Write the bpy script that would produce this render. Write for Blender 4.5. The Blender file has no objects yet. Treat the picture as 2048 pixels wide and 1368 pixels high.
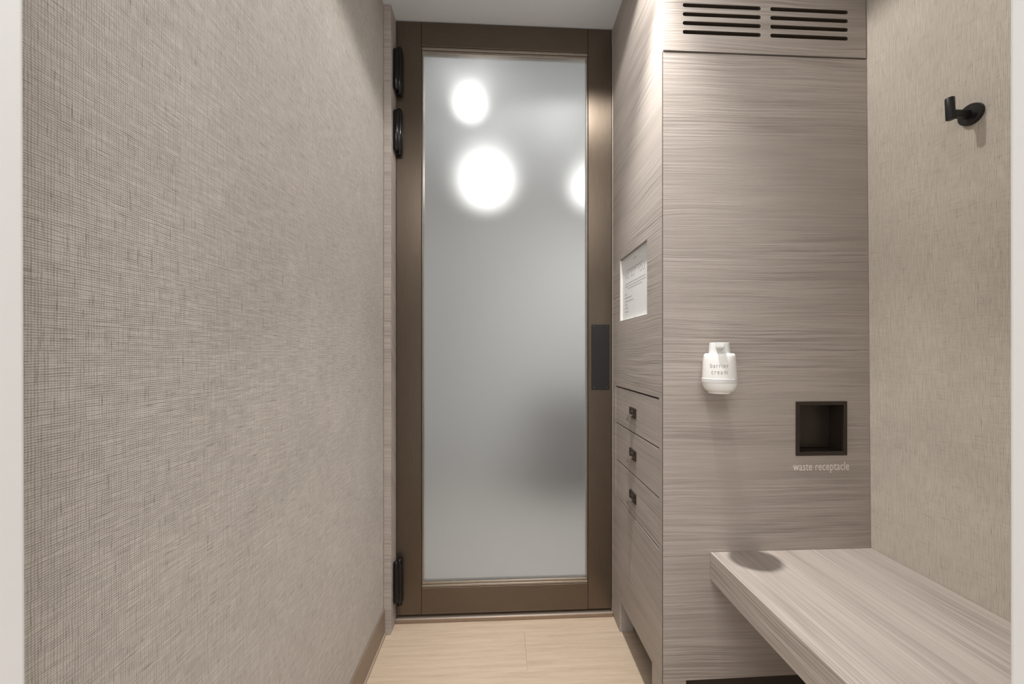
import bpy, bmesh, math, random
from mathutils import Vector, Matrix
random.seed(4)
S = bpy.context.scene
COL = S.collection

# ------------------------------------------------------------------ camera
YAW = math.atan(39 / 780)
cd = bpy.data.cameras.new('camera')
cam = bpy.data.objects.new('camera', cd); COL.objects.link(cam)
cam.location = (0, 0, 0.0)
cam.rotation_euler = (math.pi / 2, 0, -YAW)
cd.sensor_width = 36; cd.lens = 780 / 2048 * 36
cd.shift_x = (1024 - 1042) / 2048; cd.shift_y = (705 - 684) / 2048
cd.clip_start = 0.01; cd.clip_end = 50
cd.dof.use_dof = True; cd.dof.focus_distance = 0.95; cd.dof.aperture_fstop = 8
S.camera = cam

# ------------------------------------------------------------------ light and exposure
S.view_settings.view_transform = 'Standard'
S.view_settings.look = 'None'
S.view_settings.gamma = 1
S.view_settings.use_curve_mapping = False
S.view_settings.exposure = 0.64
W = bpy.data.worlds.new('world'); S.world = W; W.use_nodes = True
W.node_tree.nodes['Background'].inputs[0].default_value = (1.0, 0.985, 0.975, 1)
W.node_tree.nodes['Background'].inputs[1].default_value = 0.70

def lamp(name, kind, loc, power, color=(1, 1, 1), rot=(0, 0, 0), **kw):
    d = bpy.data.lights.new(name, kind); d.energy = power; d.color = color
    for k, v in kw.items(): setattr(d, k, v)
    o = bpy.data.objects.new(name, d); COL.objects.link(o)
    o.location = loc; o.rotation_euler = rot
    return o
CEIL = 1.158
LX, LY, LZ = 0.275, 0.885, 1.142
lamp('downlight_beam', 'SPOT', (LX, LY, LZ), 12.5, (1, 0.985, 0.96), spot_size=math.radians(139),
     spot_blend=0.2, shadow_soft_size=0.022)
lamp('downlight_core', 'SPOT', (LX, LY, LZ), 60, (1, 0.985, 0.96), spot_size=math.radians(72),
     spot_blend=1.0, shadow_soft_size=0.022)
# unseen fill light added to brighten the room behind the frosted glass
lamp('far_room_fill', 'AREA', (0.98, 2.2, CEIL - 0.01), 9, (1, 0.99, 0.98), (0, 0, 0), shape='SQUARE', size=0.5)
# fill light added behind the camera, shining in through the doorway
lamp('hall_fill', 'AREA', (0.0, -0.7, 1.3), 13, (1, 0.985, 0.975), (math.radians(35), 0, 0),
     shape='RECTANGLE', size=1.2, size_y=0.8)

# ------------------------------------------------------------------ key sizes (metres, camera at the origin)
FZ = -0.9385          # floor
CZ = 1.158            # ceiling
XL = -0.391           # left wall
XC = 0.397            # side of the tall cabinet
YP = 0.944            # front of the tall cabinet
YD = 1.378            # face of the glazed door
YN = 0.30             # inner face of the near wall
def xr(z): return 0.9244 + (0.894 - z) / 1.388 * 0.012     # right wall, a little out of plumb

# ------------------------------------------------------------------ materials
def newmat(name):
    m = bpy.data.materials.new(name); m.use_nodes = True
    nt = m.node_tree
    return m, nt, nt.nodes['Principled BSDF']
class N:
    def __init__(s, nt): s.nt = nt
    def n(s, t, **kw):
        o = s.nt.nodes.new(t)
        for k, v in kw.items(): setattr(o, k, v)
        return o
    def put(s, sock, v):
        if isinstance(v, (int, float)): sock.default_value = v
        elif isinstance(v, tuple): sock.default_value = v
        else: s.nt.links.new(v, sock)
    def m(s, op, a, b=None, c=None, clamp=False):
        o = s.n('ShaderNodeMath', operation=op, use_clamp=clamp)
        s.put(o.inputs[0], a)
        if b is not None: s.put(o.inputs[1], b)
        if c is not None: s.put(o.inputs[2], c)
        return o.outputs[0]
    def xyz(s, a, b, c=0.0):
        o = s.n('ShaderNodeCombineXYZ')
        for i, v in enumerate((a, b, c)): s.put(o.inputs[i], v)
        return o.outputs[0]
    def noise(s, vec, scale=1.0, detail=2.0, rough=0.5, dim='3D'):
        o = s.n('ShaderNodeTexNoise', noise_dimensions=dim)
        s.put(o.inputs['Vector'], vec); s.put(o.inputs['Scale'], scale)
        s.put(o.inputs['Detail'], detail); s.put(o.inputs['Roughness'], rough)
        return o.outputs['Fac']
    def ramp(s, fac, stops, interp='LINEAR'):
        o = s.n('ShaderNodeValToRGB'); o.color_ramp.interpolation = interp
        e = o.color_ramp.elements
        while len(e) < len(stops): e.new(0.5)
        for i, (p, c) in enumerate(stops):
            e[i].position = p; e[i].color = (c + (1,)) if len(c) == 3 else c
        s.put(o.inputs[0], fac)
        return o.outputs['Color']
    def mix(s, f, a, b, blend='MIX'):
        o = s.n('ShaderNodeMix', data_type='RGBA', blend_type=blend)
        s.put(o.inputs[0], f); s.put(o.inputs[6], a); s.put(o.inputs[7], b)
        return o.outputs[2]
    def pos(s):
        g = s.n('ShaderNodeNewGeometry'); x = s.n('ShaderNodeSeparateXYZ')
        s.nt.links.new(g.outputs['Position'], x.inputs[0])
        return x.outputs
    def bump(s, h, bs, dist, strength=1.0):
        o = s.n('ShaderNodeBump'); s.put(o.inputs['Height'], h)
        o.inputs['Distance'].default_value = dist; o.inputs['Strength'].default_value = strength
        s.nt.links.new(o.outputs[0], bs.inputs['Normal'])
    def link(s, a, b): s.nt.links.new(a, b)

def plain(name, col, rough=0.5, metal=0.0, aniso=0.0, spec=0.5, speck=0.02):
    m, nt, b = newmat(name); k = N(nt)
    x, y, z = k.pos()
    f = k.noise(k.xyz(x, y, z), 60, 3)
    c = k.ramp(f, [(0.3, tuple(v * (1 - speck * 2) for v in col)), (0.7, tuple(min(1, v * (1 + speck * 2)) for v in col))])
    k.link(c, b.inputs['Base Color'])
    b.inputs['Roughness'].default_value = rough; b.inputs['Metallic'].default_value = metal
    b.inputs['Anisotropic'].default_value = aniso; b.inputs['Specular IOR Level'].default_value = spec
    return m

def wood(name, axis, off=(0, 0, 0), dark=(0.285, 0.245, 0.215), light=(0.465, 0.410, 0.367), flow=0.016):
    """brushed grey-brown ash veneer; the grain runs along `axis`"""
    m, nt, b = newmat(name); k = N(nt)
    p = k.pos(); p = [k.m('ADD', p[i], off[i]) for i in range(3)]
    i = 'XYZ'.index(axis); al = p[i]; o = [p[j] for j in range(3) if j != i]
    cr = k.m('ADD', o[0], o[1])
    w = k.noise(k.xyz(k.m('MULTIPLY', al, 1.9), k.m('MULTIPLY', cr, 4.5)), 1, 2, 0.5, '2D')
    c = k.m('ADD', cr, k.m('MULTIPLY', k.m('SUBTRACT', w, 0.5), flow * 1.6))
    band = k.noise(k.xyz(k.m('MULTIPLY', al, 1.4), k.m('MULTIPLY', c, 17)), 1, 2, 0.55, '2D')
    streak = k.noise(k.xyz(k.m('MULTIPLY', al, 3.2), k.m('MULTIPLY', c, 215)), 1, 2.5, 0.6, '2D')
    fine = k.noise(k.xyz(k.m('MULTIPLY', al, 16), k.m('MULTIPLY', c, 520)), 1, 2, 0.6, '2D')
    amt = k.m('MULTIPLY_ADD', k.noise(k.xyz(k.m('MULTIPLY', al, 2.0), k.m('MULTIPLY', c, 9), 7.3), 1, 2), 2.6, -0.75, clamp=True)
    line = k.m('MULTIPLY_ADD', k.m('SUBTRACT', streak, 0.5), k.m('MULTIPLY_ADD', amt, 1.30, 0.22), 0.5)
    v = k.m('ADD', k.m('MULTIPLY', line, 0.62), k.m('ADD', k.m('MULTIPLY', band, 0.28), k.m('MULTIPLY', fine, 0.10)))
    base = k.ramp(v, [(0.30, dark), (0.47, tuple(0.45 * a + 0.55 * q for a, q in zip(dark, light))), (0.64, light)])
    pink = k.noise(k.xyz(k.m('MULTIPLY', al, 2), k.m('MULTIPLY', cr, 8)), 1, 2, 0.5, '2D')
    base = k.mix(k.m('MULTIPLY', pink, 0.14), base, (0.37, 0.325, 0.305, 1))
    k.link(base, b.inputs['Base Color'])
    b.inputs['Roughness'].default_value = 0.55
    b.inputs['Specular IOR Level'].default_value = 0.35
    k.bump(k.m('ADD', line, k.m('MULTIPLY', fine, 0.3)), b, 0.0004, 0.8)
    return m

def weave(name, row=1.0, colm=0.65, light=(0.63, 0.58, 0.525), dark=(0.18, 0.152, 0.13), slub=0.5):
    """woven grasscloth on a wall that runs along Y"""
    m, nt, b = newmat(name); k = N(nt)
    x, y, z = k.pos()
    def threads(a, t, per, seed):
        # a: across the thread, t: along it
        wob = k.noise(k.xyz(k.m('MULTIPLY', t, 55), k.m('MULTIPLY', a, 120), seed), 1, 2)
        ph = k.m('MULTIPLY', k.m('ADD', a, k.m('MULTIPLY', wob, per * 0.9)), 2 * math.pi / per)
        g = k.m('MULTIPLY_ADD', k.m('COSINE', ph), 0.5, 0.5)
        gap = k.m('POWER', g, 1.8)
        sl = k.noise(k.xyz(k.m('MULTIPLY', t, 26), k.m('MULTIPLY', a, 420), seed + 3), 1, 2)
        amt = k.m('MULTIPLY_ADD', sl, 3.4, -1.12, clamp=True)
        return gap, amt
    gr, ar = threads(z, y, 0.0022, 1.0)
    gc, ac = threads(y, z, 0.0024, 11.0)
    dr = k.m('MULTIPLY', gr, k.m('MULTIPLY_ADD', ar, 0.75 * row, 0.30 * row))
    dc = k.m('MULTIPLY', gc, k.m('MULTIPLY_ADD', ac, 0.75 * colm, 0.30 * colm))
    both = k.m('ADD', dr, dc, clamp=True)
    # short dark slubs, both ways
    s1 = k.noise(k.xyz(k.m('MULTIPLY', y, 34), k.m('MULTIPLY', z, 560), 21), 1, 1.5)
    s2 = k.noise(k.xyz(k.m('MULTIPLY', y, 560), k.m('MULTIPLY', z, 34), 31), 1, 1.5)
    sp = k.m('MAXIMUM', k.m('MULTIPLY_ADD', s1, 9, -5.85, clamp=True), k.m('MULTIPLY_ADD', s2, 9, -5.85, clamp=True))
    cloud = k.noise(k.xyz(y, z, 5.0), 7, 3)
    tot = k.m('ADD', k.m('MULTIPLY', both, 0.76), k.m('MULTIPLY', sp, slub), clamp=True)
    lt = k.ramp(cloud, [(0.3, tuple(v * 0.94 for v in light)), (0.7, tuple(v * 1.05 for v in light))])
    c = k.mix(tot, lt, dark + (1,))
    k.link(c, b.inputs['Base Color'])
    b.inputs['Roughness'].default_value = 0.8; b.inputs['Specular IOR Level'].default_value = 0.25
    k.bump(k.m('MULTIPLY', tot, -1.0), b, 0.0007, 0.8)
    return m

def oak(name, off):
    m, nt, b = newmat(name); k = N(nt)
    x, y, z = k.pos(); x = k.m('ADD', x, off * 3.1); y = k.m('ADD', y, off * 1.7)
    w = k.noise(k.xyz(k.m('MULTIPLY', x, 3), k.m('MULTIPLY', y, 10)), 1, 2, 0.5, '2D')
    c = k.m('ADD', y, k.m('MULTIPLY', w, 0.016))
    a = k.noise(k.xyz(k.m('MULTIPLY', x, 4), k.m('MULTIPLY', c, 75)), 1, 5, 0.6, '2D')
    f = k.noise(k.xyz(k.m('MULTIPLY', x, 30), k.m('MULTIPLY', c, 500)), 1, 2, 0.6, '2D')
    v = k.m('ADD', k.m('MULTIPLY', a, 0.7), k.m('MULTIPLY', f, 0.3))
    col = k.ramp(v, [(0.3, (0.43, 0.327, 0.235)), (0.5, (0.505, 0.395, 0.292)), (0.7, (0.56, 0.445, 0.338))])
    k.link(col, b.inputs['Base Color']); b.inputs['Roughness'].default_value = 0.42
    k.bump(v, b, 0.0004, 0.5)
    return m

def bronze(name, col=(0.150, 0.118, 0.090), rough=0.30, vertical=True):
    m, nt, b = newmat(name); k = N(nt)
    x, y, z = k.pos()
    v = k.xyz(k.m('MULTIPLY', x, 900 if vertical else 12), k.m('MULTIPLY', z, 12 if vertical else 900))
    f = k.noise(v, 1, 2, 0.5, '2D')
    k.link(k.ramp(f, [(0.3, tuple(c * 0.93 for c in col)), (0.7, tuple(c * 1.07 for c in col))]), b.inputs['Base Color'])
    b.inputs['Metallic'].default_value = 0.85
    k.link(k.m('MULTIPLY_ADD', f, 0.06, rough - 0.03), b.inputs['Roughness'])
    b.inputs['Anisotropic'].default_value = 0.5
    return m

def frosted(name):
    m, nt, b = newmat(name); k = N(nt)
    x, y, z = k.pos()
    # etched skin: one rough, weakly bending interface, a soft sheen and some white scatter
    sm = k.noise(k.xyz(k.m('MULTIPLY', x, 9), k.m('MULTIPLY', z, 4), 2.0), 1, 5, 0.65)
    rf = k.n('ShaderNodeBsdfRefraction'); rf.distribution = 'BECKMANN'
    rf.inputs['Color'].default_value = (0.96, 0.965, 0.965, 1); rf.inputs['IOR'].default_value = 1.18
    k.link(k.m('MULTIPLY_ADD', sm, 0.06, 0.82), rf.inputs['Roughness'])
    d = k.n('ShaderNodeBsdfDiffuse'); d.inputs[0].default_value = (0.56, 0.56, 0.555, 1)
    gl = k.n('ShaderNodeBsdfGlossy'); gl.inputs['Roughness'].default_value = 0.44; gl.inputs[0].default_value = (1, 1, 1, 1)
    m1 = k.n('ShaderNodeMixShader'); m1.inputs[0].default_value = 0.22
    m2 = k.n('ShaderNodeMixShader'); m2.inputs[0].default_value = 0.02
    k.link(rf.outputs[0], m1.inputs[1]); k.link(d.outputs[0], m1.inputs[2])
    k.link(m1.outputs[0], m2.inputs[1]); k.link(gl.outputs[0], m2.inputs[2])
    k.link(m2.outputs[0], nt.nodes['Material Output'].inputs[0])
    nt.nodes.remove(b)
    return m

def clear_skin(name):
    m, nt, b = newmat(name); k = N(nt)
    t = k.n('ShaderNodeBsdfTransparent'); t.inputs[0].default_value = (0.97, 0.985, 0.98, 1)
    k.link(t.outputs[0], nt.nodes['Material Output'].inputs[0]); nt.nodes.remove(b)
    return m

def glow(name, col, s):
    m, nt, b = newmat(name)
    b.inputs['Base Color'].default_value = (0.8, 0.8, 0.8, 1)
    b.inputs['Emission Color'].default_value = col + (1,)
    b.inputs['Emission Strength'].default_value = s
    return m

M = {
    'weave_left': weave('grasscloth_left', 1.0, 0.65),
    'weave_right': weave('grasscloth_right', 0.34, 0.64, light=(0.64, 0.578, 0.498), slub=0.36),
    'wood_front': wood('veneer_front', 'X'),
    'wood_lower': wood('veneer_lower', 'X', (3.1, 0, 0.7)),
    'wood_vent': wood('veneer_vent', 'X', (1.7, 0, 2.3)),
    'wood_side': wood('veneer_side', 'Y', (0, 5, 0.4)),
    'wood_bench': wood('veneer_bench', 'Y', (0.6, 2, 1.1), flow=0.010),
    'wood_jamb': wood('veneer_jamb', 'X', (4.0, 0, 1.9)),
    'bronze_v': bronze('brushed_bronze_upright'),
    'bronze_h': bronze('brushed_bronze_level', vertical=False),
    'bead': plain('satin_bronze_bead', (0.36, 0.315, 0.27), 0.28, 0.9),
    'glass': frosted('satin_glass'),
    'glass_clear': clear_skin('smooth_glass_back'),
    'black_gloss': plain('glossy_black_enamel', (0.006, 0.005, 0.005), 0.16, spec=0.3),
    'black_matt': plain('matt_black_metal', (0.017, 0.016, 0.0155), 0.42, 0.3),
    'screw': plain('dark_steel_screw', (0.10, 0.095, 0.09), 0.3, 0.8),
    'ceiling': plain('white_ceiling_paint', (0.74, 0.765, 0.79), 0.85, spec=0.2, speck=0.003),
    'white': plain('white_gloss_trim_paint', (0.80, 0.79, 0.775), 0.45, speck=0.003),
    'base': plain('taupe_baseboard_paint', (0.215, 0.155, 0.11), 0.38),
    'shoe': plain('beige_floor_edging', (0.36, 0.28, 0.215), 0.45),
    'alu': plain('pale_metal_strip', (0.62, 0.56, 0.49), 0.3, 0.7),
    'thresh': plain('bronze_threshold_metal', (0.30, 0.225, 0.165), 0.35, 0.5),
    'niche': plain('dark_bronze_niche_metal', (0.042, 0.032, 0.024), 0.38, 0.35),
    'pull': plain('antique_bronze_pull', (0.052, 0.036, 0.026), 0.35, 0.5),
    'tab': plain('worn_nickel_tab', (0.33, 0.275, 0.23), 0.32, 0.8),
    'plastic': plain('white_plastic', (0.83, 0.82, 0.79), 0.35, speck=0.005),
    'plastic_grey': plain('pale_grey_plastic', (0.66, 0.655, 0.64), 0.32, speck=0.005),
    'ink': plain('grey_ink', (0.20, 0.20, 0.20), 0.6),
    'ink_mid': plain('mid_grey_ink', (0.26, 0.26, 0.26), 0.6),
    'ink_pale': plain('pale_grey_ink', (0.44, 0.44, 0.44), 0.6),
    'vinyl': plain('cream_vinyl_letters', (0.86, 0.81, 0.75), 0.5),
    'paper': plain('white_paper', (0.78, 0.775, 0.76), 0.6, speck=0.005),
    'slotdark': plain('dark_brown_recess', (0.075, 0.056, 0.041), 0.8),
    'lip': plain('frosted_acrylic_lip', (0.60, 0.58, 0.55), 0.4, speck=0.005),
    'subfloor': plain('pale_floor', (0.60, 0.57, 0.53), 0.5),
    'far_wall': plain('grey_wall_paint', (0.60, 0.60, 0.595), 0.8),
    'cupboard': plain('dark_grey_laminate', (0.05, 0.05, 0.05), 0.5),
    'lamp': glow('lamp_diffuser', (1.0, 0.98, 0.96), 2.5),
    'lamp_in': glow('downlight_lens', (1.0, 0.94, 0.86), 4.0),
}
M['oaks'] = [oak('pale_oak_%d' % i, i * 1.37) for i in range(4)]

# ------------------------------------------------------------------ building helpers
def link(name, me, mat=None, parent=None, smooth=False):
    o = bpy.data.objects.new(name, me); COL.objects.link(o)
    if mat: me.materials.append(mat)
    if smooth:
        for p in me.polygons: p.use_smooth = True
    if parent:
        o.parent = parent
        o.matrix_parent_inverse = Matrix.Translation(-parent.location)
    return o
def from_bm(name, bm, mat, parent=None, smooth=False):
    me = bpy.data.meshes.new(name); bmesh.ops.recalc_face_normals(bm, faces=bm.faces)
    bm.to_mesh(me); bm.free()
    return link(name, me, mat, parent, smooth)
def add_box(bm, x0, x1, y0, y1, z0, z1, bevel=0.0, seg=1):
    v = [bm.verts.new((x, y, z)) for x in (x0, x1) for y in (y0, y1) for z in (z0, z1)]
    F = [(0, 1, 3, 2), (4, 6, 7, 5), (0, 4, 5, 1), (2, 3, 7, 6), (0, 2, 6, 4), (1, 5, 7, 3)]
    fs = [bm.faces.new([v[i] for i in f]) for f in F]
    if bevel:
        es = list({e for f in fs for e in f.edges})
        bmesh.ops.bevel(bm, geom=es, offset=bevel, segments=seg, affect='EDGES', profile=0.5)
    return v
def box(name, x0, x1, y0, y1, z0, z1, mat, parent=None, bevel=0.0, seg=1):
    bm = bmesh.new(); add_box(bm, x0, x1, y0, y1, z0, z1, bevel, seg)
    return from_bm(name, bm, mat, parent)
def thing(name, loc, label=None, cat=None, group=None, kind=None):
    o = bpy.data.objects.new(name, None); COL.objects.link(o); o.location = loc
    o.empty_display_size = 0.05
    return tag(o, label, cat, group, kind)
def tag(o, label=None, cat=None, group=None, kind=None):
    if label: o['label'] = label
    if cat: o['category'] = cat
    if group: o['group'] = group
    if kind: o['kind'] = kind
    return o
def tube(bm, p0, p1, r0, r1=None, n=20, rings=None):
    """closed solid of revolution from p0 to p1; rings = [(t, r), ...]"""
    p0 = Vector(p0); p1 = Vector(p1); d = p1 - p0; L = d.length; d.normalize()
    u = d.orthogonal().normalized(); w = d.cross(u)
    rings = rings or [(0, r0), (1, r1 if r1 is not None else r0)]
    prev = None; first = None
    for t, r in rings:
        c = p0 + d * L * t
        cur = [bm.verts.new(c + (u * math.cos(2 * math.pi * k / n) + w * math.sin(2 * math.pi * k / n)) * r) for k in range(n)]
        if prev:
            for k in range(n): bm.faces.new((prev[k], prev[(k + 1) % n], cur[(k + 1) % n], cur[k]))
        else: first = cur
        prev = cur
    bm.faces.new(first[::-1]); bm.faces.new(prev)
def capsule_rings(L, r, n=5):
    out = []
    for i in range(n + 1):
        a = math.pi / 2 * i / n
        out.append(((r - r * math.cos(a)) / L, max(r * math.sin(a), r * 0.05)))
    return out + [(1 - t, q) for t, q in out[::-1]]
def autosmooth(o, ang=40):
    me = o.data
    for p in me.polygons: p.use_smooth = True
    bm = bmesh.new(); bm.from_mesh(me)
    for e in bm.edges:
        e.smooth = len(e.link_faces) == 2 and e.calc_face_angle(0) < math.radians(ang)
    bm.to_mesh(me); bm.free()
    return o
def sheet(name, outline, holes, depth, place, mat, parent=None):
    """flat panel with holes: 2D outline (a, b); place(a, b, t) -> (x, y, z), t in 0..depth"""
    cu = bpy.data.curves.new(name, 'CURVE'); cu.dimensions = '2D'; cu.fill_mode = 'BOTH'; cu.extrude = 0.5
    for poly in [outline] + holes:
        s = cu.splines.new('POLY'); s.points.add(len(poly) - 1); s.use_cyclic_u = True
        for pt, q in zip(s.points, poly): pt.co = (q[0], q[1], 0, 1)
    t = bpy.data.objects.new(name, cu); COL.objects.link(t)
    me = bpy.data.meshes.new_from_object(t)
    bpy.data.objects.remove(t); bpy.data.curves.remove(cu)
    me.name = name
    for v in me.vertices: v.co = place(v.co.x, v.co.y, (v.co.z + 0.5) * depth)
    for p in me.polygons: p.use_smooth = False
    bm = bmesh.new(); bm.from_mesh(me)
    bmesh.ops.remove_doubles(bm, verts=bm.verts, dist=1e-6)
    bmesh.ops.recalc_face_normals(bm, faces=bm.faces)
    bm.to_mesh(me); bm.free()
    me.materials.clear()
    return link(name, me, mat, parent)
def rect(a0, a1, b0, b1): return [(a0, b0), (a1, b0), (a1, b1), (a0, b1)]
def slot(a0, a1, b0, b1, n=6):
    r = (b1 - b0) / 2; c = (b0 + b1) / 2; out = []
    for i in range(n + 1):
        t = -math.pi / 2 + math.pi * i / n; out.append((a1 - r + r * math.cos(t), c + r * math.sin(t)))
    for i in range(n + 1):
        t = math.pi / 2 + math.pi * i / n; out.append((a0 + r + r * math.cos(t), c + r * math.sin(t)))
    return out
FONT_TILT = {}
def letters(name, text, width, place, mat, parent, spacing=1.0, height=None, extrude=0.0002, bold=0.0):
    """flat lettering, scaled to width (and height), centred at 0,0; place(a, b, t) -> xyz"""
    cu = bpy.data.curves.new(name, 'FONT'); cu.body = text; cu.size = 1; cu.space_character = spacing
    cu.align_x = 'CENTER'; cu.offset = bold; cu.resolution_u = 4; cu.extrude = 0.5
    t = bpy.data.objects.new(name, cu); COL.objects.link(t)
    me = bpy.data.meshes.new_from_object(t)
    bpy.data.objects.remove(t); bpy.data.curves.remove(cu); me.name = name
    xs = [v.co.x for v in me.vertices]; ys = [v.co.y for v in me.vertices]
    sx = width / (max(xs) - min(xs)); cx = (max(xs) + min(xs)) / 2
    sy = sx if height is None else height / (max(ys) - min(ys)); y0 = min(ys)
    for v in me.vertices: v.co = place((v.co.x - cx) * sx, (v.co.y - y0) * sy, (v.co.z + 0.5) * extrude)
    for p in me.polygons: p.use_smooth = False
    me.materials.clear()
    return link(name, me, mat, parent)

# ------------------------------------------------------------------ the room
def wall_mesh(name, x0, x1, y0, y1, z0, z1, mat, label, lean=None):
    bm = bmesh.new(); vs = add_box(bm, x0, x1, y0, y1, z0, z1)
    if lean:
        for v in vs:
            if abs(v.co.x - x0) < 1e-6: v.co.x = lean(v.co.z)
    return tag(from_bm(name, bm, mat), label, None, None, 'structure')

fl = tag(box('floor', -1.8, 2.4, -1.2, 3.2, FZ - 0.06, FZ - 0.012, M['subfloor']),
         'pale oak plank floor running up to the frosted glass door', kind='structure')
def plank(x0, x1, y0, y1, mat):
    return box('plank', x0 + 0.00012, x1 - 0.00012, y0 + 0.00012, y1 - 0.00012, FZ - 0.012, FZ, mat, fl, 0.0005)
rows = [(0.128 + 0.1698 * i, 0.128 + 0.1698 * (i + 1)) for i in range(-2, 7)]
ends = [0.42, -0.10, 0.33, -0.22, 0.15, -0.05, 0.27, -0.17, 0.0762, 0.5]
for r, ye in enumerate([1.3165 + 0.1698 - 0.1698 * i for i in range(9)]):
    y1 = ye; y0 = ye - 0.1698
    e = {0: 0.62, 1: 0.0762, 2: 0.45, 3: 0.34, 4: -0.08, 5: 0.22, 6: -0.2, 7: 0.4, 8: 0.0}[r]
    if r == 0: y1 = 1.40
    a = e
    while a > -0.41: a -= 1.2
    cuts = [a + 1.2 * i for i in range(4)]
    q = 0
    for c0, c1 in zip(cuts[:-1], cuts[1:]):
        c0 = max(c0, -0.41); c1 = min(c1, 0.99)
        if c1 - c0 > 0.02: plank(c0, c1, y0, y1, M['oaks'][(r * 2 + q * 3) % 4]); q += 1

wall_mesh('wall_left', XL - 0.1, XL, YN + 0.0005, 1.50, FZ - 0.012, CZ, M['weave_left'],
          'left wall covered in beige woven grasscloth wallpaper')
wall_mesh('wall_right', xr(0), 1.04, YN + 0.0005, 1.50, FZ - 0.012, CZ, M['weave_right'],
          'right wall of beige grasscloth above the wooden bench', lean=xr)
wall_mesh('ceiling', -1.6, 1.7, YN - 0.13, 3.2, CZ, CZ + 0.08, M['ceiling'], 'plain white ceiling above the glass door')

# near wall with the doorway we look through
def jamb(name, xi_top, xi_bot, xo, label):
    bm = bmesh.new()
    vs = add_box(bm, 0, 1, YN - 0.12, YN, FZ - 0.012, CZ)
    for v in vs:
        t = (v.co.z + 0.255) / 0.525 * 0.5 + 0.5
        xi = xi_bot + (xi_top - xi_bot) * t
        v.co.x = xi if v.co.x < 0.5 else xo
    es = [e for e in bm.edges if abs(e.verts[0].co.x - xo) > 0.01 and abs(e.verts[1].co.x - xo) > 0.01 and abs(e.verts[0].co.z - e.verts[1].co.z) > 1]
    bmesh.ops.bevel(bm, geom=es, offset=0.003, segments=3, affect='EDGES', profile=0.5)
    return tag(from_bm(name, bm, M['white']), label, kind='structure')
jamb('trim_1', -0.3447, -0.3412, -1.80, 'white painted door casing at the left edge of the picture')
jamb('trim_2', 0.4158, 0.4168, 2.40, 'white painted door casing at the right edge of the picture')

# baseboard, edging and the jamb board beside the door
box('baseboard_left', XL + 0.0003, XL + 0.005, YN + 0.001, 1.3160, FZ + 0.010, -0.852, M['base'], bevel=0.0012)
tag(bpy.data.objects['baseboard_left'], 'taupe painted baseboard along the foot of the left grasscloth wall', kind='structure')
tag(box('trim_3', XL + 0.0003, XL + 0.009, YN + 0.001, 1.3160, FZ + 0.0003, FZ + 0.0095, M['shoe'], bevel=0.001),
    'thin beige edging strip between baseboard and floor', kind='structure')
tag(box('trim_4', XL + 0.0003, -0.3675, 1.3165, 1.48, FZ + 0.0003, CZ - 0.0005, M['wood_jamb'], bevel=0.001),
    'narrow wood veneer jamb board left of the glass door', kind='structure')
tag(box('trim_5', -0.367, 0.3965, 1.366, 1.425, FZ + 0.0003, -0.9245, M['thresh'], bevel=0.0015),
    'low bronze threshold strip under the glass door', kind='structure')
tag(box('trim_7', -0.367, 0.3965, 1.3662, 1.373, -0.9243, -0.9222, M['alu'], bevel=0.0004),  # pale strip stands in for light along the threshold top
    'thin pale strip added for the lit top edge of the threshold', kind='structure')
tag(box('trim_6', 0.3948, 0.3968, 1.374, 1.376, -0.9215, CZ - 0.0005, M['alu']),
    'thin pale metal edge strip between glass door and cabinet', kind='structure')

# ------------------------------------------------------------------ the glazed door
door = thing('door_1', (0.015, YD + 0.02, -0.913),
             'tall bronze framed door with a frosted glass pane', kind='structure')
D0, D1 = YD, YD + 0.042
DX0, DX1, DZ0, DZ1 = -0.3655, 0.3945, -0.9160, CZ - 0.0025
SX0, SX1 = -0.2791, 0.3083
RZ0, RZ1 = -0.8235, 1.0705
box('stile', DX0, SX0 - 0.0003, D0, D1, DZ0, DZ1, M['bronze_v'], door, 0.0012)
box('stile', SX1 + 0.0003, DX1, D0, D1, DZ0, DZ1, M['bronze_v'], door, 0.0012)
box('rail', SX0 + 0.0003, SX1 - 0.0003, D0, D1, RZ1, DZ1, M['bronze_h'], door, 0.0010)
box('rail', SX0 + 0.0003, SX1 - 0.0003, D0, D1, DZ0, RZ0, M['bronze_h'], door, 0.0010)
def bead(x0, x1, z0, z1, steps, horiz):
    bm = bmesh.new()
    for (f0, f1, ya) in steps:
        if horiz: add_box(bm, x0, x1, ya, D0 + 0.030, z0 + (z1 - z0) * f0, z0 + (z1 - z0) * f1, 0.0008)
        else: add_box(bm, x0 + (x1 - x0) * f0, x0 + (x1 - x0) * f1, ya, D0 + 0.030, z0, z1, 0.0008)
    return from_bm('glazing_bead', bm, M['bead'], door)
bead(SX0 + .0005, SX1 - .0005, 1.052, RZ1 - 0.0004, [(0, 0.48, D0 + 0.007), (0.5, 1, D0 + 0.003)], True)
bead(SX0 + .0005, SX1 - .0005, RZ0 + 0.0004, -0.807, [(0, 0.5, D0 + 0.003), (0.52, 1, D0 + 0.007)], True)
bead(SX0 + .0005, SX0 + 0.0050, -0.8068, 1.0518, [(0, 1, D0 + 0.006)], False)
bead(SX1 - .0050, SX1 - .0005, -0.8068, 1.0518, [(0, 1, D0 + 0.006)], False)
gp = box('glass_pane', SX0 + 0.0052, SX1 - 0.0052, D0 + 0.014, D0 + 0.022, -0.8066, 1.0516, M['glass'], door)
tag(gp, 'frosted glass pane')
gp.data.materials.append(M['glass_clear'])
for p in gp.data.polygons:
    if p.normal.y > -0.5: p.material_index = 1      # only the face towards us is etched
pl = box('push_plate', 0.3205, 0.3855, D0 - 0.0018, D0 - 0.0002, -0.1335, 0.1000, M['black_matt'], door, 0.0006)
tag(pl, 'matt black push plate')
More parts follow.
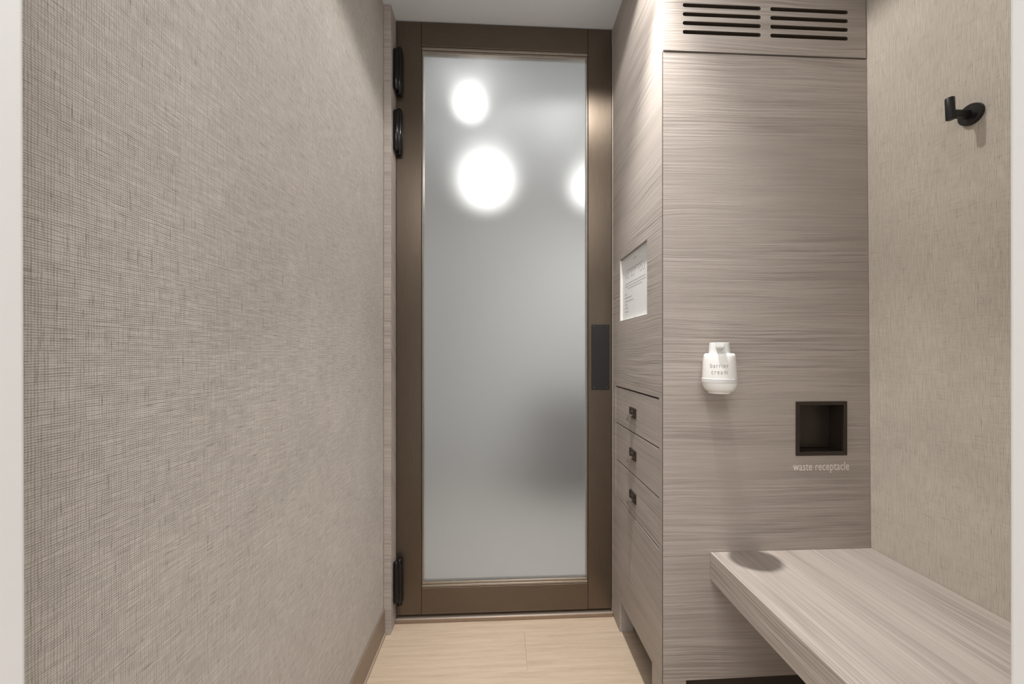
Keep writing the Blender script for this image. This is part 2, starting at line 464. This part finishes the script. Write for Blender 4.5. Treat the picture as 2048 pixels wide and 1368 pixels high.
for sx in (0.3295, 0.3765):
    for sz in (-0.1255, 0.0920):
        bm = bmesh.new(); tube(bm, (sx, D0 - 0.0018, sz), (sx, D0 - 0.0032, sz), 0.0026, n=12, rings=[(0, .0026), (.6, .0026), (1, .0012)])
        from_bm('screw', bm, M['screw'], pl, True)
def hinge(zt, zb, rt, rb):
    L = zt - zb
    bm = bmesh.new()
    add_box(bm, -0.3655, -0.3470, D0 - 0.0022, D0 - 0.0002, zb + 0.022, zt - 0.025, 0.0008)
    add_box(bm, -0.3672, -0.3657, D0 - 0.028, D0 - 0.0002, zb + 0.026, zt - 0.030, 0.0005)
    h = from_bm('hinge', bm, M['black_gloss'], door)
    tag(h, 'glossy black spring hinge with twin barrels')
    bm = bmesh.new()
    xa, ya = -0.3520, D0 - 0.0125
    r = 0.0106
    rr = [(0, 0.0008), (0.006, 0.0055), (0.016, 0.0085), (0.032, 0.0092), (0.044, 0.0086), (0.054, 0.0074), (0.062, 0.0086),
          (0.076, r), (0.50, r * 1.02), (0.90, r), (0.955, r * 0.93), (0.985, r * 0.68), (1, r * 0.2)]
    tube(bm, (xa, ya, zb), (xa, ya, zt), r, n=28, rings=rr)
    from_bm('front_barrel', bm, M['black_gloss'], h, True)
    bm = bmesh.new()
    xb, yb = -0.3578, D0 - 0.0330
    r = 0.0095
    tube(bm, (xb, yb, rb), (xb, yb, rt), r, n=28,
         rings=[(0, r * .25), (.012, r * .6), (.045, r * .96), (.06, r * .90), (.07, r), (.5, r * 1.02), (.94, r), (.975, r * .85), (1, r * .3)])
    from_bm('rear_barrel', bm, M['black_gloss'], h, True)
hinge(1.0540, 0.8880, 1.0330, 0.8920)
hinge(0.8414, 0.6790, 0.8250, 0.6850)
hinge(-0.7110, -0.8734, -0.7087, -0.8540)

# ------------------------------------------------------------------ tall cabinet
cab = thing('tall_cabinet', (0.66, 1.16, FZ),
            'tall grey-brown wood veneer cabinet with three small drawers and a slotted top panel', 'cabinet')
def side(a, b, t): return (XC + t, a + (t if abs(a - YS) < 1e-5 else 0), b)
YS = YP + 0.0022
def front(a, b, t): return (a + (t if abs(a - FX) < 1e-5 else 0), YP + t, b)
FX = XC + 0.0010      # the corner is mitred
NY0, NY1, NZ0, NZ1 = 1.0467, 1.2897, 0.1035, 0.3105      # recess of the notice
DY0, DY1 = 0.9654, 1.3385
dz = [-0.1145, -0.2422, -0.3687, -0.4975]
out = [(YS, FZ + .0003), (1.0112, FZ + .0003), (1.0112, -0.818), (1.2919, -0.830), (1.2919, FZ + .0003), (1.3735, FZ + .0003), (1.3735, CZ - .0005),
       (0.9654, CZ - .0005), (0.9654, 0.7435), (YS, 0.7435)]
sheet('side_panel', out, [rect(NY0, NY1, NZ0, NZ1), rect(DY0, DY1, dz[3], dz[0])], 0.022, side, M['wood_side'], cab)
# feet: returns behind the toe cut-out
box('foot', XC + 0.0220, XC + 0.046, 1.2919, 1.3730, FZ + .0003, -0.835, M['wood_side'], cab, 0.0005)
box('foot', XC + 0.0225, XC + 0.050, YP + 0.0235, 1.0105, FZ + .0003, -0.822, M['wood_side'], cab, 0.0005)
box('plinth', XC + 0.085, 0.912, YP + 0.075, 1.3725, FZ + .0003, -0.80, M['slotdark'], cab)
N0, N1, NB, NT = 0.7376, 0.8714, -0.2592, -0.1231
sheet('front_panel', [(FX, -0.5035), (xr(-.5035) - .0012, -0.5035), (xr(.742) - .0012, 0.7420), (FX, 0.7420)],
      [rect(N0 + .003, N1 - .003, NB + .003, NT - .003)], 0.003, front, M['wood_front'], cab)
sheet('lower_panel', [(FX, FZ + .0003), (0.4562, FZ + .0003), (0.4562, -0.8120), (xr(-.81) - .0012, -0.8080), (xr(-.5) - .0012, -0.5043), (FX, -0.5043)],
      [], 0.003, front, M['wood_lower'], cab)
hs = []
SP, SH = 0.0221, 0.0098
for i in range(4):
    zt = 0.8640 - SP * i
    hs += [slot(0.4474, 0.6468, zt - SH, zt), slot(0.6713, 0.8741, zt - SH, zt)]
vent = sheet('vent_panel', [(FX + .0005, 0.7462), (xr(.746) - .0035, 0.7462), (xr(1.157) - .0035, CZ - .001), (FX + .0005, CZ - .001)],
             hs, 0.016, lambda a, b, t: (a, YP - 0.001 + t, b), M['wood_vent'], cab)
tag(vent, 'slotted vent panel at the top')
vent.data.materials.append(M['slotdark'])
for p in vent.data.polygons:      # slot walls coloured dark brown for the shade inside
    if abs(p.normal.y) < 0.5 and 0.446 < p.center.x < 0.876 and 0.78 < p.center.z < 0.87: p.material_index = 1
box('slot_backing', 0.43, 0.90, YP + 0.0600, YP + 0.0630, 0.77, 0.88, M['slotdark'], vent)  # thin dark sheet standing in for shade behind the slots
# drawers
for i in range(3):
    z1 = dz[i] - (0.0048 if i == 0 else 0.0020); z0 = dz[i + 1] + (0.0014 if i < 2 else 0.0030)
    bm = bmesh.new()
    add_box(bm, XC + 0.0006, XC + 0.018, DY0 + 0.0014, DY1 - 0.0014, z0, z1, 0.0008)
    add_box(bm, XC + 0.0185, XC + 0.30, DY0 + 0.012, DY1 - 0.012, z0 + 0.01, z1 - 0.015)
    d = from_bm('drawer', bm, M['wood_side'], cab)
    zc = [-0.1815, -0.3075, -0.4350][i]; yc = 1.158
    bm = bmesh.new()
    add_box(bm, XC - 0.0042, XC + 0.0004, yc - 0.0255, yc + 0.0255, zc - 0.0150, zc + 0.0150, 0.0008)
    # raised rim with a label window
    for (a0, a1, b0, b1) in ((-.0215, .0215, .0095, .0125), (-.0215, .0215, -.0005, .0020), (-.0215, -.0150, .002, .0095), (.0150, .0215, .002, .0095)):
        add_box(bm, XC - 0.0058, XC - 0.0042, yc + a0, yc + a1, zc + b0, zc + b1, 0.0004)
    for s in (-1, 1):
        tube(bm, (XC - 0.0042, yc + s * .0185, zc - .009), (XC - 0.0056, yc + s * .0185, zc - .009), .0022, n=10)
    from_bm('pull_plate', bm, M['pull'], d)
    tag(box('label_slot', XC - 0.0050, XC - 0.0043, yc - 0.0095, yc + 0.0105, zc + 0.0030, zc + 0.0075, M['tab'], d), 'pale metal label slot')
    # curved finger tab
    bm = bmesh.new(); prof = []
    for kx in range(9):
        a = kx / 8 * math.radians(100)
        prof.append((-0.0045 - 0.0130 * math.sin(a), -0.0060 - 0.0150 * (1 - math.cos(a))))
    w = 0.0105; th = 0.0016
    prev = None
    for j, (px, pz) in enumerate(prof):
        ww = w * (1 - 0.25 * (j / 8) ** 3)
        cur = [bm.verts.new((XC + px + dx, yc + s * ww, zc + pz + dzz)) for (s, dx, dzz) in ((-1, 0, 0), (1, 0, 0), (1, th * .7, -th * .9), (-1, th * .7, -th * .9))]
        if prev:
            for q in range(4): bm.faces.new((prev[q], prev[(q + 1) % 4], cur[(q + 1) % 4], cur[q]))
        else: bm.faces.new(cur)
        prev = cur
    bm.faces.new(prev)
    tag(from_bm('pull_tab', bm, M['tab'], d), 'curved worn nickel finger tab')
# lettering on the panel
letters('lettering', 'waste receptacle', 0.1470, lambda a, b, t: (0.8046 + a, YP - 0.0003 - t, -0.3035 + b), M['vinyl'],
        bpy.data.objects['front_panel'], height=0.0275, spacing=1.03, bold=0.002)
tag(bpy.data.objects['lettering'], 'cream letters reading waste receptacle')

# ------------------------------------------------------------------ waste receptacle
wr = thing('waste_receptacle', ((N0 + N1) / 2, YP, NB), 'square dark bronze waste receptacle opening set in the wood panel', 'waste bin')
FW = 0.0092
sheet('frame', rect(N0, N1, NB, NT), [rect(N0 + FW, N1 - FW, NB + FW, NT - FW)], 0.0020, lambda a, b, t: (a, YP - 0.0022 + t, b), M['niche'], wr)
bm = bmesh.new()
i0, i1, j0, j1 = N0 + FW, N1 - FW, NB + FW, NT - FW; T = 0.003; Yb = YP + 0.045
add_box(bm, i0 - T, i0, YP - 0.0002, Yb, j0 - T, j1 + T); add_box(bm, i1, i1 + T, YP - 0.0002, Yb, j0 - T, j1 + T)
add_box(bm, i0, i1, YP - 0.0002, Yb, j0 - T, j0); add_box(bm, i0, i1, YP - 0.0002, Yb, j1, j1 + T)
from_bm('liner', bm, M['niche'], wr)
box('flap', i0 + 0.0005, i1 - 0.0005, YP + 0.040, YP + 0.043, j0 + 0.0015, j1 - 0.0005, M['niche'], wr, 0.0008)

# ------------------------------------------------------------------ notice
no = thing('paper_notice', (XC + 0.008, (NY0 + NY1) / 2, NZ0), 'white printed paper notice recessed in the cabinet side above the drawers', 'notice')
sh = box('sheet', XC + 0.0085, XC + 0.0095, NY0 + 0.0008, NY1 - 0.0008, NZ0 + 0.0008, NZ1 - 0.0008, M['paper'], no)
bm = bmesh.new()
add_box(bm, XC + 0.0004, XC + 0.0084, NY1 - 0.0022, NY1 - 0.0008, NZ0 + 0.0008, NZ1 - 0.0025, 0.0003)
add_box(bm, XC + 0.0004, XC + 0.0084, NY0 + 0.0008, NY1 - 0.0022, NZ0 + 0.0008, NZ0 + 0.0022, 0.0003)
tag(from_bm('holder', bm, M['lip'], no), 'clear white holder lip')
npl = lambda yc, zb: (lambda a, b, t: (XC + 0.0084 - t, yc - a, zb + b))
letters('lettering', 'L B', 0.020, npl(1.169, 0.2865), M['ink'], sh, height=0.0060, spacing=1.2)
letters('lettering', 'WE GOT YOU', 0.175, npl(1.1745, 0.2385), M['ink_pale'], sh, height=0.0190, spacing=1.05, bold=-0.012)
# unreadably small print: rows of broken strokes
bm = bmesh.new()
def small(y_left, y_right, z, h):
    y = y_left
    while y > y_right:
        w = random.uniform(0.006, 0.017); e = max(y - w, y_right)
        v = [bm.verts.new((XC + 0.00835, yy, zz)) for yy, zz in ((y, z), (e, z), (e, z + h), (y, z + h))]
        bm.faces.new(v); y = e - 0.0022
small(1.235, 1.098, 0.2610, 0.0030)
small(1.262, 1.080, 0.2200, 0.0024); small(1.262, 1.078, 0.2115, 0.0024); small(1.232, 1.106, 0.2035, 0.0024)
for j, e in enumerate((1.240, 1.192, 1.182, 1.237, 1.231, 1.229)): small(1.264, e, 0.1865 - 0.0112 * j, 0.0030)
small(1.176, 1.160, 0.1085, 0.0022)
tag(from_bm('small_print', bm, M['ink_pale'], sh), kind='stuff')

# ------------------------------------------------------------------ soap dispenser
dp = thing('soap_dispenser', (0.5389, YP, -0.098), 'white wall mounted pump dispenser lettered barrier cream', 'dispenser')
DXC, DY = 0.5150, 0.8985
DROT = math.radians(-28)           # the bottle stands turned in its ring, towards the door
def turn(o):
    c, q = math.cos(DROT), math.sin(DROT)
    for v in o.data.vertices:
        x, y = v.co.x - DXC, v.co.y - DY
        v.co.x = DXC + x * c - y * q; v.co.y = DY + x * q + y * c
    return o
def sup(a, b, t, e):
    c, s = math.cos(t), math.sin(t)
    return (a * math.copysign(abs(c) ** (2 / e), c), b * math.copysign(abs(s) ** (2 / e), s))
def loft(name, rings, mat, parent, n=56):
    """rings: (z, a, b, e)"""
    bm = bmesh.new(); prev = None
    for (z, a, b, e) in rings:
        cur = []
        for q in range(n):
            x, y = sup(a, b, 2 * math.pi * q / n, e); cur.append(bm.verts.new((DXC + x * 0.955, DY + y * 0.955, z)))
        if prev:
            for q in range(n): bm.faces.new((prev[q], prev[(q + 1) % n], cur[(q + 1) % n], cur[q]))
        else: bm.faces.new(cur[::-1])
        prev = cur
    bm.faces.new(prev)
    return turn(autosmooth(from_bm(name, bm, mat, parent), 38))
body = [(-0.0915, .0275, .0265, 2.25), (-0.0895, .0310, .0300, 2.25), (-0.0850, .0350, .0338, 2.25), (-0.0790, .0378, .0364, 2.25), (-0.0720, .0391, .0376, 2.25),
        (-0.0500, .0386, .0371, 2.25), (-0.0200, .0366, .0353, 2.25), (-0.0090, .0356, .0343, 2.25), (-0.0052, .0346, .0333, 2.25),
        (-0.0028, .0328, .0315, 2.25), (-0.0020, .0300, .0290, 2.25)]
bt = loft('bottle', body, M['plastic'], dp)
loft('pump_cap', [(-0.0018, .0242, .0236, 2.2), (0.0215, .0224, .0218, 2.2), (0.0228, .0220, .0214, 2.2), (0.0232, .0208, .0202, 2.2)], M['plastic_grey'], dp)
loft('band', [(-0.0705, .0394, .0380, 2.25), (-0.0698, .0401, .0387, 2.25), (-0.0612, .0401, .0387, 2.25), (-0.0604, .0394, .0380, 2.25)], M['plastic_grey'], dp)
loft('base_cap', [(-0.0965, .0235, .0225, 2.2), (-0.0955, .0250, .0240, 2.2), (-0.0917, .0255, .0245, 2.2)], M['plastic'], dp)
box('wall_bracket', DXC - 0.018, DXC + 0.022, DY + 0.034, YP - 0.0003, -0.076, -0.020, M['plastic'], dp, 0.002)
bm = bmesh.new()
ysp = DY - 0.0215
pr = [(-.0092, .0222), (.0092, .0222), (.0088, .0150), (.0070, .0115), (.0035, .0100), (-.0035, .0100), (-.0070, .0115), (-.0088, .0150)]
A = [bm.verts.new((DXC + a, ysp + 0.006, b)) for a, b in pr]
B = [bm.verts.new((DXC + a * .90, ysp - 0.016, b * .96 + .0006)) for a, b in pr]
bm.faces.new(A); bm.faces.new(B[::-1])
for q in range(8): bm.faces.new((A[q], A[(q + 1) % 8], B[(q + 1) % 8], B[q]))
sp = turn(from_bm('spout', bm, M['plastic'], dp))
tag(turn(box('nozzle', DXC - 0.0042, DXC + 0.0042, ysp - 0.0166, ysp - 0.0158, 0.0125, 0.0142, M['ink_pale'], sp, 0.0003)), 'small grey nozzle slit')
def on_body(x, z):
    # front surface of the bottle at x, z
    for (z0, a0, b0, e), (z1, a1, b1, _) in zip(body[:-1], body[1:]):
        if z0 <= z <= z1:
            f = (z - z0) / (z1 - z0); a = a0 + (a1 - a0) * f; b = b0 + (b1 - b0) * f
            a *= 0.955; b *= 0.955
            return DY - b * (1 - min(1, abs(x / a)) ** e) ** (1 / e)
    return DY - 0.03
for w, wd, zb, h in (('barrier', 0.0375, -0.0352, 0.0102), ('cream', 0.0330, -0.0500, 0.0072)):
    turn(letters('lettering', w, wd, (lambda zb: lambda a, b, t: (DXC + a - 0.001, on_body(a - 0.001, zb + b) - 0.00006 - t, zb + b))(zb), M['ink_mid'], bt, spacing=1.25, height=h, extrude=0.00005))

# ------------------------------------------------------------------ bench
bench = thing('bench', (0.727, 0.62, -0.5635), 'thick floating wood veneer bench along the right grasscloth wall', 'bench')
bm = bmesh.new()
vs = add_box(bm, 0.5172, xr(-.5) - 0.0008, YN + 0.001, YP - 0.0006, -0.5640, -0.4955, 0.0009, 2)
from_bm('seat', bm, M['wood_bench'], bench)
box('wall_batten', 0.880, xr(-.58) - 0.0012, YN + 0.02, YP - 0.002, -0.604, -0.5645, M['wood_lower'], bench)

# ------------------------------------------------------------------ coat hook
HY, HZ = 0.7232, 0.4690; HX = xr(HZ)
hk = thing('coat_hook', (HX, HY, HZ), 'black metal coat hook with round backplate on the right wall', 'coat hook')
bm = bmesh.new(); R = 0.0198
tube(bm, (HX - 0.0002, HY, HZ), (HX - 0.0095, HY, HZ), R, n=48, rings=[(0, R), (0.10, R * 1.01), (0.72, R), (0.88, R * 0.985), (1, R * 0.93)])
autosmooth(from_bm('backplate', bm, M['black_matt'], hk), 30)
KX = 0.8805
box('arm', KX, HX - 0.0090, HY - 0.0045, HY + 0.0045, HZ - 0.0075, HZ + 0.0065, M['black_matt'], hk, 0.0008)
bm = bmesh.new(); tl = 0.0012
tube(bm, (KX + tl, HY, HZ - 0.0115), (KX - tl, HY, HZ + 0.0310), 0.0070, n=32,
     rings=[(0, .0060), (0.015, .0069), (0.03, .0072), (0.97, .0072), (0.985, .0069), (1, .0060)])
autosmooth(from_bm('peg', bm, M['black_matt'], hk), 30)

# ------------------------------------------------------------------ downlight in the ceiling above the corridor (just out of the picture)
dl = thing('downlight', (LX, LY, CZ), 'round white ceiling downlight above the cabinet corner', 'light')
bm = bmesh.new(); tube(bm, (LX, LY, CZ - 0.0005), (LX, LY, CZ - 0.007), 0.05, n=40, rings=[(0, .050), (.6, .050), (1, .046)])
from_bm('trim_ring', bm, M['white'], dl)
bm = bmesh.new(); tube(bm, (LX, LY, CZ - 0.0073), (LX, LY, CZ - 0.0085), 0.038, n=40)
from_bm('lens', bm, M['lamp_in'], dl)

# ------------------------------------------------------------------ the room behind the frosted glass
wall_mesh('wall_back', -1.6, 1.7, 3.10, 3.2, FZ - .012, CZ, M['far_wall'], 'grey wall of the room behind the frosted glass')
wall_mesh('wall_back_left', -0.72, -0.62, 1.50, 3.10, FZ - .012, CZ, M['far_wall'], 'grey left wall of the room behind the frosted glass')
wall_mesh('wall_back_right', 1.6, 1.7, 1.50, 3.10, FZ - .012, CZ, M['far_wall'], 'grey right wall of the room behind the frosted glass')
wall_mesh('wall_door_left', -1.6, -0.395, 1.48, 1.50, FZ - .012, CZ, M['far_wall'], 'grey wall beside the glass door, hidden behind it on the left')
wall_mesh('wall_door_right', 0.40, 1.7, 1.48, 1.50, FZ - .012, CZ, M['far_wall'], 'grey wall beside the glass door, hidden behind it on the right')
def globe_lamp(x, y, z, r, label):
    t = thing('globe_lamp', (x, y, CZ), label, 'light', 'globe lamps behind the frosted glass')
    bm = bmesh.new(); tube(bm, (x, y, CZ - .0005), (x, y, CZ - .014), 0.04, n=28)
    tube(bm, (x, y, CZ - .014), (x, y, z + r * 0.97), 0.008, n=12)
    from_bm('stem', bm, M['white'], t)
    bm = bmesh.new(); bmesh.ops.create_uvsphere(bm, u_segments=32, v_segments=18, radius=r, matrix=Matrix.Translation((x, y, z)))
    from_bm('globe', bm, M['lamp'], t, True)
globe_lamp(-0.133, 1.68, 1.045, 0.056, 'small bright globe lamp nearest behind the frosted glass, the uppermost glow')
globe_lamp(-0.077, 2.00, 0.850, 0.108, 'large globe lamp behind the frosted glass, the glow below the uppermost one')
globe_lamp(0.450, 2.00, 0.830, 0.075, 'globe lamp behind the frosted glass half hidden by the right door stile')
cb = thing('cupboard', (0.62, 2.85, FZ), 'dark low cupboard blurred behind the frosted glass on the right', 'cupboard')
box('carcass', 0.26, 1.0, 2.62, 3.09, FZ + .0003, -0.35, M['cupboard'], cb, 0.004)
box('worktop', 0.24, 1.02, 2.60, 3.095, -0.3497, -0.32, M['cupboard'], cb, 0.004)
for s in (0, 1): box('cupboard_door', 0.265 + .368 * s, 0.627 + .368 * s, 2.602, 2.6195, FZ + .05, -0.36, M['cupboard'], cb, 0.002)
